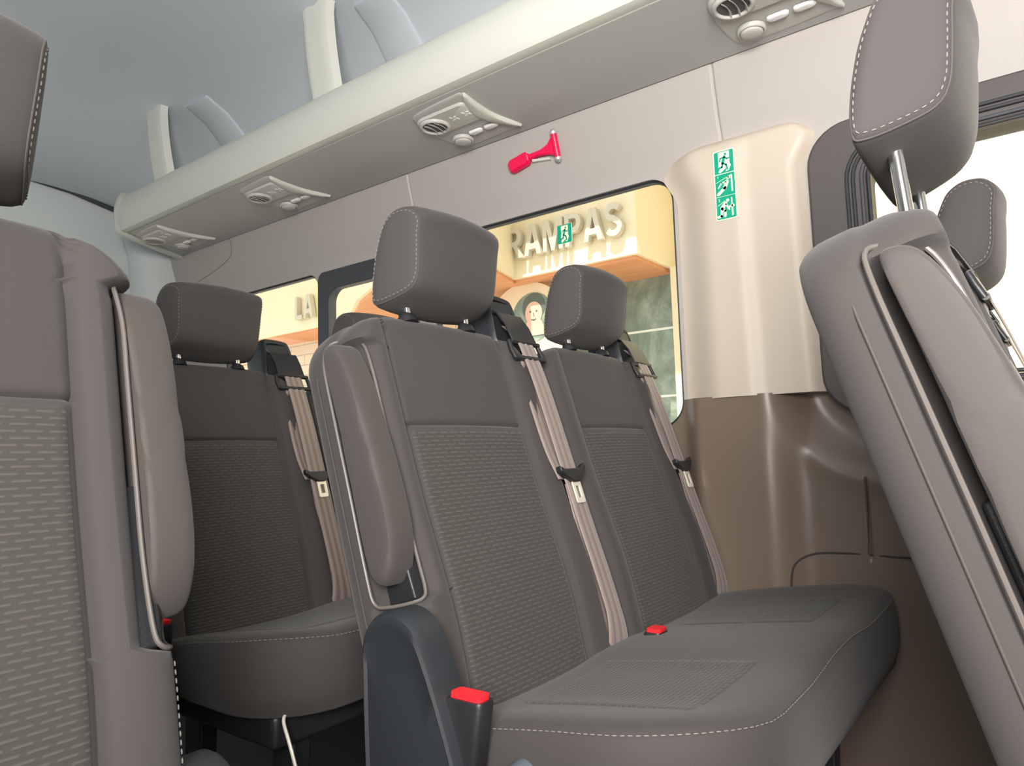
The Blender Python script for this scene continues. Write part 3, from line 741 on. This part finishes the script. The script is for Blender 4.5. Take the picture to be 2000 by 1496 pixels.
# ------------------------------------------------------------------ stickers
def limb(b, pts, r, fn, d0, d1):
    """thick polyline as a flat relief"""
    for (x0, y0), (x1, y1) in zip(pts, pts[1:]):
        dx, dy = x1-x0, y1-y0; L = math.hypot(dx, dy); ux, uy_ = dx/L, dy/L; poly = []
        for k in range(7):
            a = math.atan2(uy_, ux)-PI/2+PI*k/6; poly.append((x1+r*math.cos(a), y1+r*math.sin(a)))
        for k in range(7):
            a = math.atan2(uy_, ux)+PI/2+PI*k/6; poly.append((x0+r*math.cos(a), y0+r*math.sin(a)))
        b.prism(poly, fn, d0, d1)
def disc(b, cx, cy, r, fn, d0, d1, n=18, sy=1): b.prism([(cx+r*math.cos(2*PI*k/n), cy+r*sy*math.sin(2*PI*k/n)) for k in range(n)], fn, d0, d1)
def running_man(fn, par, x0, y0, w, h):
    """green figure running out of a cream doorway, in a w x h cell"""
    q = lambda u, v: (x0+u*w, y0+v*h)
    a = B(); a.prism([q(.22, .97), q(.80, .97), q(.80, .40), q(.86, .28), q(.74, .06), q(.60, .03), q(.62, .20), q(.30, .0), q(.20, .06), q(.32, .26), q(.16, .26), q(.22, .33)], fn, .0006, .0010)
    a.build('doorway_shape', M['glow'], par, smooth=False)
    g = B(); L = lambda pts, r: limb(g, [q(*p) for p in pts], r*w, fn, .0010, .0014)
    disc(g, *q(.60, .84), .065*w, fn, .0010, .0014)
    L([(.54, .72), (.44, .44)], .075); L([(.54, .70), (.34, .68), (.28, .54)], .032); L([(.56, .70), (.68, .60), (.80, .64)], .032)
    L([(.45, .44), (.62, .34), (.68, .12)], .045); L([(.44, .44), (.40, .26), (.20, .24)], .045)
    g.build('running_figure', M['green'], par, smooth=False)
# triple sign on the pillar
sx0, sx1, sz0, sz1 = -.566, -.518, .502, .663
st = empty('exit_sign', (-.542, 1.535, H+.58)); tag(st, 'tall green escape sign with three pictograms on the beige pillar', 'sign')
def sf(x, z, d): return (x+.542, -.0015-d, z-.58)
B().prism(rrect(sx0, sx1, sz0, sz1, .004, 3), sf, -.003, .0002).build('backing', M['glow'], st, smooth=False)
h3 = (sz1-sz0)/3; g = B()
B().prism(rrect(sx0+.002, sx1-.002, sz0+.0025, sz1-.0025, .003, 3), sf, .0002, .0006).build('green_field', M['green'], st, smooth=False)
b = B(); b.prism([(sx0+.001, sz1-h3-.002), (sx1-.001, sz1-h3-.002), (sx1-.001, sz1-h3-.0005), (sx0+.001, sz1-h3-.0005)], sf, .0006, .0010)
b.prism([(sx0+.002, sz0+h3), (sx1-.002, sz0+h3), (sx1-.002, sz0+h3+.0007), (sx0+.002, sz0+h3+.0007)], sf, .0006, .0010); b.build('divider', M['glow'], st, smooth=False)
running_man(sf, st, sx0+.002, sz1-h3+.001, .044, h3-.004)
def cell(k, L1, head, extra, frame):
    x0, y0, w, h = sx0+.004, sz1-(k+1)*h3+.004, .040, h3-.008; q = lambda u, v: (x0+u*w, y0+v*h)
    b = B()
    for pts, r in L1: limb(b, [q(*p) for p in pts], r*w, sf, .0006, .0011)
    disc(b, *q(*head[:2]), head[2]*w, sf, .0006, .0011)
    for poly in extra: b.prism([q(*p) for p in poly], sf, .0006, .0011)
    b.build('pictogram', M['glow'], st, smooth=False)
    b = B(); limb(b, [q(*p) for p in frame], .012*w, sf, .0006, .0010); b.build('frame_line', M['glow'], st, smooth=False)
cell(1, [([(.62, .62), (.48, .34)], .11), ([(.50, .34), (.10, .06)], .085), ([(.56, .62), (.32, .62), (.12, .38)], .04)], (.68, .80, .08),
     [[(.84, .92), (.92, .94), (.94, .10), (.86, .08)], [(.62, .84), (.86, .94), (.80, .76)]], [(.02, .66), (.80, .90)])
cell(2, [([(.46, .72), (.26, .52)], .11), ([(.26, .50), (.22, .12), (.04, .10)], .075), ([(.28, .48), (.44, .36), (.42, .10)], .07), ([(.50, .68), (.66, .40)], .05)], (.60, .86, .09),
     [[(.80, .95), (.86, .97), (.90, .08), (.80, .04)], [(.64, .56), (.86, .60), (.84, .70), (1.0, .54), (.86, .42), (.86, .50), (.64, .46)]], [(.02, .66), (.44, .86)])
def text_obj(name, body, size, m, par, loc, rot, ext=.0002, font=None, bold=0):
    cu = bpy.data.curves.new(name, 'FONT'); cu.body = body; cu.size = size; cu.extrude = ext; cu.align_x = 'CENTER'; cu.offset = bold
    t = bpy.data.objects.new(name, cu); C.objects.link(t)
    dg = bpy.context.evaluated_depsgraph_get(); me = bpy.data.meshes.new_from_object(t.evaluated_get(dg)); bpy.data.objects.remove(t)
    for p_ in me.polygons: p_.use_smooth = False
    bm = bmesh.new(); bm.from_mesh(me); bmesh.ops.remove_doubles(bm, verts=bm.verts, dist=1e-5); bmesh.ops.recalc_face_normals(bm, faces=bm.faces); bm.to_mesh(me); bm.free()
    me.materials.clear(); me.materials.append(m)
    o = link(bpy.data.objects.new(name, me), par); o.location = loc; o.rotation_euler = rot; return o
for k, ch in ((1, '1'), (2, '2')):
    text_obj('numeral', ch, .009, M['glow'], st, sf(sx0+.009, sz1-k*h3-.0105, .0009), (PI/2, 0, 0))
# small one stuck on the big window
s2 = empty('exit_sticker', (-1.005, 1.5868, H+.580)); tag(s2, 'small square green exit sticker on the big window glass, over the shop lettering', 'sign')
def sf2(x, z, d): return (x, -d, z)
B().prism(rrect(-.023, .023, -.026, .026, .001, 2), sf2, -.001, .0003).build('backing', M['glow'], s2, smooth=False)
B().prism(rrect(-.0225, .0225, -.0255, .0255, .001, 2), sf2, .0003, .0007).build('green_field', M['green'], s2, smooth=False)
running_man(sf2, s2, -.019, -.024, .038, .048)

# ------------------------------------------------------------------ outside
GZ = -.5
tag(B().box(-40, 25, -30, 40, GZ-.1, GZ).build('ground', M['street'], None, smooth=False), kind='structure')
def up(z): return z+H
bld = empty('shop_building', (-5, 6.9, GZ)); tag(bld, 'cream shop building with orange wood soffit and green marble front outside the windows', 'building')
def BW(x, y, z): return (x+5, y-6.9, z-GZ)
def bpart(name, m, poly, z0, z1, bevel=0): 
    return B().prism(poly, lambda a, b, d: BW(a, b, d), z0, z1).build(name, m, bld, smooth=False, bevel=bevel)
can = [(-10.5, 6.3), (-7.6, 6.3), (-7.0, 5.92), (-6.4, 5.5), (-5.6, 5.10), (-4.8, 5.0), (-4.22, 5.26), (-4.44, 6.0), (-3.0, 6.0), (-3.0, 6.9), (-10.5, 6.9)]
bpart('canopy_fascia', M['cream'], can, up(1.835), up(3.3))
can2 = [(-10.5, 6.34), (-7.58, 6.34), (-6.98, 5.96), (-6.4, 5.56), (-5.6, 5.15), (-4.82, 5.05), (-4.28, 5.30), (-4.49, 6.05), (-3.04, 6.05), (-3.04, 6.88), (-10.5, 6.88)]
bpart('wood_soffit', M['wood'], can2, up(1.80), up(1.836))
bpart('marble_front', M['marble'], [(-5.6, 6.85), (-2.99, 6.85), (-2.99, 7.1), (-5.6, 7.1)], GZ, up(1.80))
for z in (1.235, .53, -.2):
    bpart('marble_joint', M['joint'], [(-5.6, 6.845), (-2.99, 6.845), (-2.99, 6.86), (-5.6, 6.86)], up(z-.012), up(z+.012))
bpart('corner_pier', M['cream'], [(-2.99, 6.70), (-2.80, 6.70), (-2.80, 7.1), (-2.99, 7.1)], GZ, up(1.835))
bpart('stone_wall', M['courses'], [(-12, 6.85), (-5.6, 6.85), (-5.6, 7.1), (-12, 7.1)], GZ, up(1.80))
bpart('upper_wall', M['creamy'], [(-12, 6.9), (-3.0, 6.9), (-3.0, 7.3), (-12, 7.3)], up(1.8), up(5.5))
bpart('side_wall', M['creamy'], [(-3.0, 7.0), (-1.9, 7.0), (-1.9, 7.3), (-3.0, 7.3)], GZ, up(5.5))
bpart('shade_overhang', M['cream'], [(-12, 5.35), (-7.6, 5.35), (-6.4, 4.6), (-5.6, 4.2), (-4.7, 4.1), (-4.2, 4.36), (-4.42, 5.275), (-2.4, 5.275), (-2.4, 7.0), (-12, 7.0)], up(3.3), up(3.4))  # added overhang, out of view, edged to shade the upper part of the letters
nb = empty('neighbour_building', (2, 6, GZ)); tag(nb, 'bright cream wall beyond the door window at the right edge', 'building')
B().box(-3.6, 9, -.6, .4, 0, 6).build('wall', M['cream'], nb, smooth=False)
for x in (-1.9, -.9, .1): B().box(x, x+.12, -.66, -.59, 0, 6).build('pilaster', M['creamy'], nb, smooth=False)
# lettering: block capitals cut from thick board
def block_letter(ch):
    b = B(); f = lambda x, z, d: (x, -d, z); d0, d1 = .02, .09
    if ch == 'A':
        for m_ in (1, -1):
            b.prism([(.40-m_*.40, 0), (.40-m_*.14, 1), (.40, 1), (.40, .74), (.40-m_*.10, .38), (.40, .38), (.40, .19), (.40-m_*.15, .19), (.40-m_*.20, 0)], f, d0, d1)
    elif ch == 'M':
        b.prism([(0, 0), (0, 1), (.26, 1), (.45, .42), (.64, 1), (.90, 1), (.90, 0), (.72, 0), (.72, .66), (.52, 0), (.38, 0), (.18, .66), (.18, 0)], f, d0, d1)
    elif ch == 'L':
        b.prism([(0, 0), (0, 1), (.20, 1), (.20, .18), (.62, .18), (.62, 0)], f, d0, d1)
    elif ch in 'PR':
        b.prism([(0, 0), (0, 1), (.19, 1), (.19, 0)], f, d0, d1)
        o_ = []; i_ = []
        for k in range(13):
            a = PI/2-PI*k/12; o_.append((.40+.30*math.cos(a), .70+.30*math.sin(a))); i_.append((.38+.13*math.cos(a), .70+.14*math.sin(a)))
        b.prism([(.19, 1)]+o_+[(.19, .40), (.19, .56)]+i_[::-1]+[(.19, .84)], f, d0, d1)
        if ch == 'R': b.prism([(.30, .42), (.48, .44), (.76, 0), (.54, 0)], f, d0, d1)
    elif ch == 'S':
        c = []
        for k in range(12):
            a = math.radians(25+245*k/11); c.append((.35+.24*math.cos(a), .72+.185*math.sin(a)))
        for k in range(1, 13):
            a = math.radians(90-245*k/12); c.append((.35+.25*math.cos(a), .285+.195*math.sin(a)))
        L_, R_ = [], []
        for k, p in enumerate(c):
            a = c[max(0, k-1)]; e = c[min(len(c)-1, k+1)]; dx, dz = e[0]-a[0], e[1]-a[1]; l = math.hypot(dx, dz); h_ = .095
            L_.append((p[0]-dz/l*h_, p[1]+dx/l*h_)); R_.append((p[0]+dz/l*h_, p[1]-dx/l*h_))
        n = len(c); q = [[f(x, z, d) for x, z in (L_[k], R_[k])] for k in range(n) for d in (d0, d1)]
        b.rings([[q[2*k][0], q[2*k][1], q[2*k+1][1], q[2*k+1][0]] for k in range(n)])
    return b
def put_letters(root, word, x, size):
    for ch in word:
        wd = {'A': .80, 'M': .90, 'L': .62, 'P': .70, 'R': .74, 'S': .70}[ch]
        b = block_letter(ch); b.v = [(x+v[0]*size*.80, v[1], v[2]*size) for v in b.v]
        b.build('letter', M['white'], root, smooth=False, bevel=.004, seg=1); x += (wd+.10)*size*.80
sg1 = empty('shop_lettering', (-3.78, 6.0, up(2.02))); tag(sg1, 'raised cream block capitals on the shop canopy, seen through the big window', 'sign')
put_letters(sg1, 'RAMPAS', -.70, .335)
sg2 = empty('shop_lettering', (-8.05, 6.3, up(1.98))); tag(sg2, 'raised cream letters of a second sign seen through the rearmost window', 'sign')
put_letters(sg2, 'LA', -.52, .335)
# round poster
ps = empty('round_poster', (-4.45, 6.2, up(1.27))); tag(ps, 'round cream poster with a dark-haired portrait hanging in front of the marble', 'poster')
pf = lambda x, z, d: (x, -d, z)
b = B(); disc(b, 0, 0, .56, pf, 0, .03, 48); b.build('disc', M['discbg'], ps, bevel=.004)
b = B(); disc(b, .10, .16, .27, pf, .03, .034, 40); b.build('portrait_ground', M['marble'], ps, smooth=False)
b = B(); disc(b, .12, .27, .15, pf, .034, .038, 30); b.build('hair', M['hair'], ps, smooth=False)
b = B(); disc(b, .12, .20, .11, pf, .038, .042, 28, 1.15); b.prism([(.03, .12), (-.05, -.04), (.29, -.04), (.21, .12)], pf, .038, .041); b.build('face', M['skin'], ps, smooth=False)
b = B(); disc(b, .08, .22, .012, pf, .042, .044, 12); disc(b, .16, .22, .012, pf, .042, .044, 12); limb(b, [(.09, .135), (.12, .125), (.15, .135)], .006, pf, .042, .044); limb(b, [(.12, .20), (.125, .165)], .005, pf, .042, .044); b.build('features', M['hair'], ps, smooth=False)

# ------------------------------------------------------------------ light
w = bpy.data.worlds.new('World'); bpy.context.scene.world = w; w.use_nodes = True
nt = w.node_tree; bg = nt.nodes['Background']; bg.inputs['Color'].default_value = (.93, .97, 1, 1); bg.inputs['Strength'].default_value = 1.7
def lamp(name, typ, loc, direction, energy, col, **k):
    l = bpy.data.lights.new(name, typ); l.energy = energy; l.color = col
    for a, b_ in k.items(): setattr(l, a, b_)
    o = bpy.data.objects.new(name, l); C.objects.link(o); o.location = loc
    o.rotation_euler = Vector(direction).to_track_quat('-Z', 'Y').to_euler(); return o
lamp('sun', 'SUN', (0, -5, 12), (-.08, .5, -.9), 8.5, (1, .95, .85), angle=math.radians(.6))
# daylight arriving through the near-side windows and the windscreen
lamp('daylight_front_side_window', 'AREA', (.22, -.56, H+.36), (-.25, 1, .05), 108, (1, .95, .90), shape='RECTANGLE', size=1.1, size_y=.60)
lamp('daylight_middle_side_window', 'AREA', (-.65, -.57, H+.36), (0, .6, .8), 6, (.97, 1, .92), shape='RECTANGLE', size=.85, size_y=.5)
lamp('daylight_rear_side_window', 'AREA', (-1.95, -.57, H+.36), (0, .6, .8), 4, (.82, .92, 1), shape='RECTANGLE', size=1.25, size_y=.5)

# ------------------------------------------------------------------ camera
cam = bpy.data.cameras.new('camera'); co = bpy.data.objects.new('camera', cam); C.objects.link(co)
cam.sensor_width = 36; cam.lens = 36*1393/2000; cam.clip_start = .01
R3 = Matrix(((0.79618335, 0.08177018, 0.59950455), (0.60432384, -0.05876035, -0.79456901), (-0.02974496, 0.99491751, -0.09619968)))
co.matrix_world = Matrix.Translation((0, 0, H)) @ R3.to_4x4()
s = bpy.context.scene; s.camera = co
s.view_settings.view_transform = 'Standard'; s.view_settings.look = 'None'; s.view_settings.gamma = 1; s.view_settings.exposure = 0
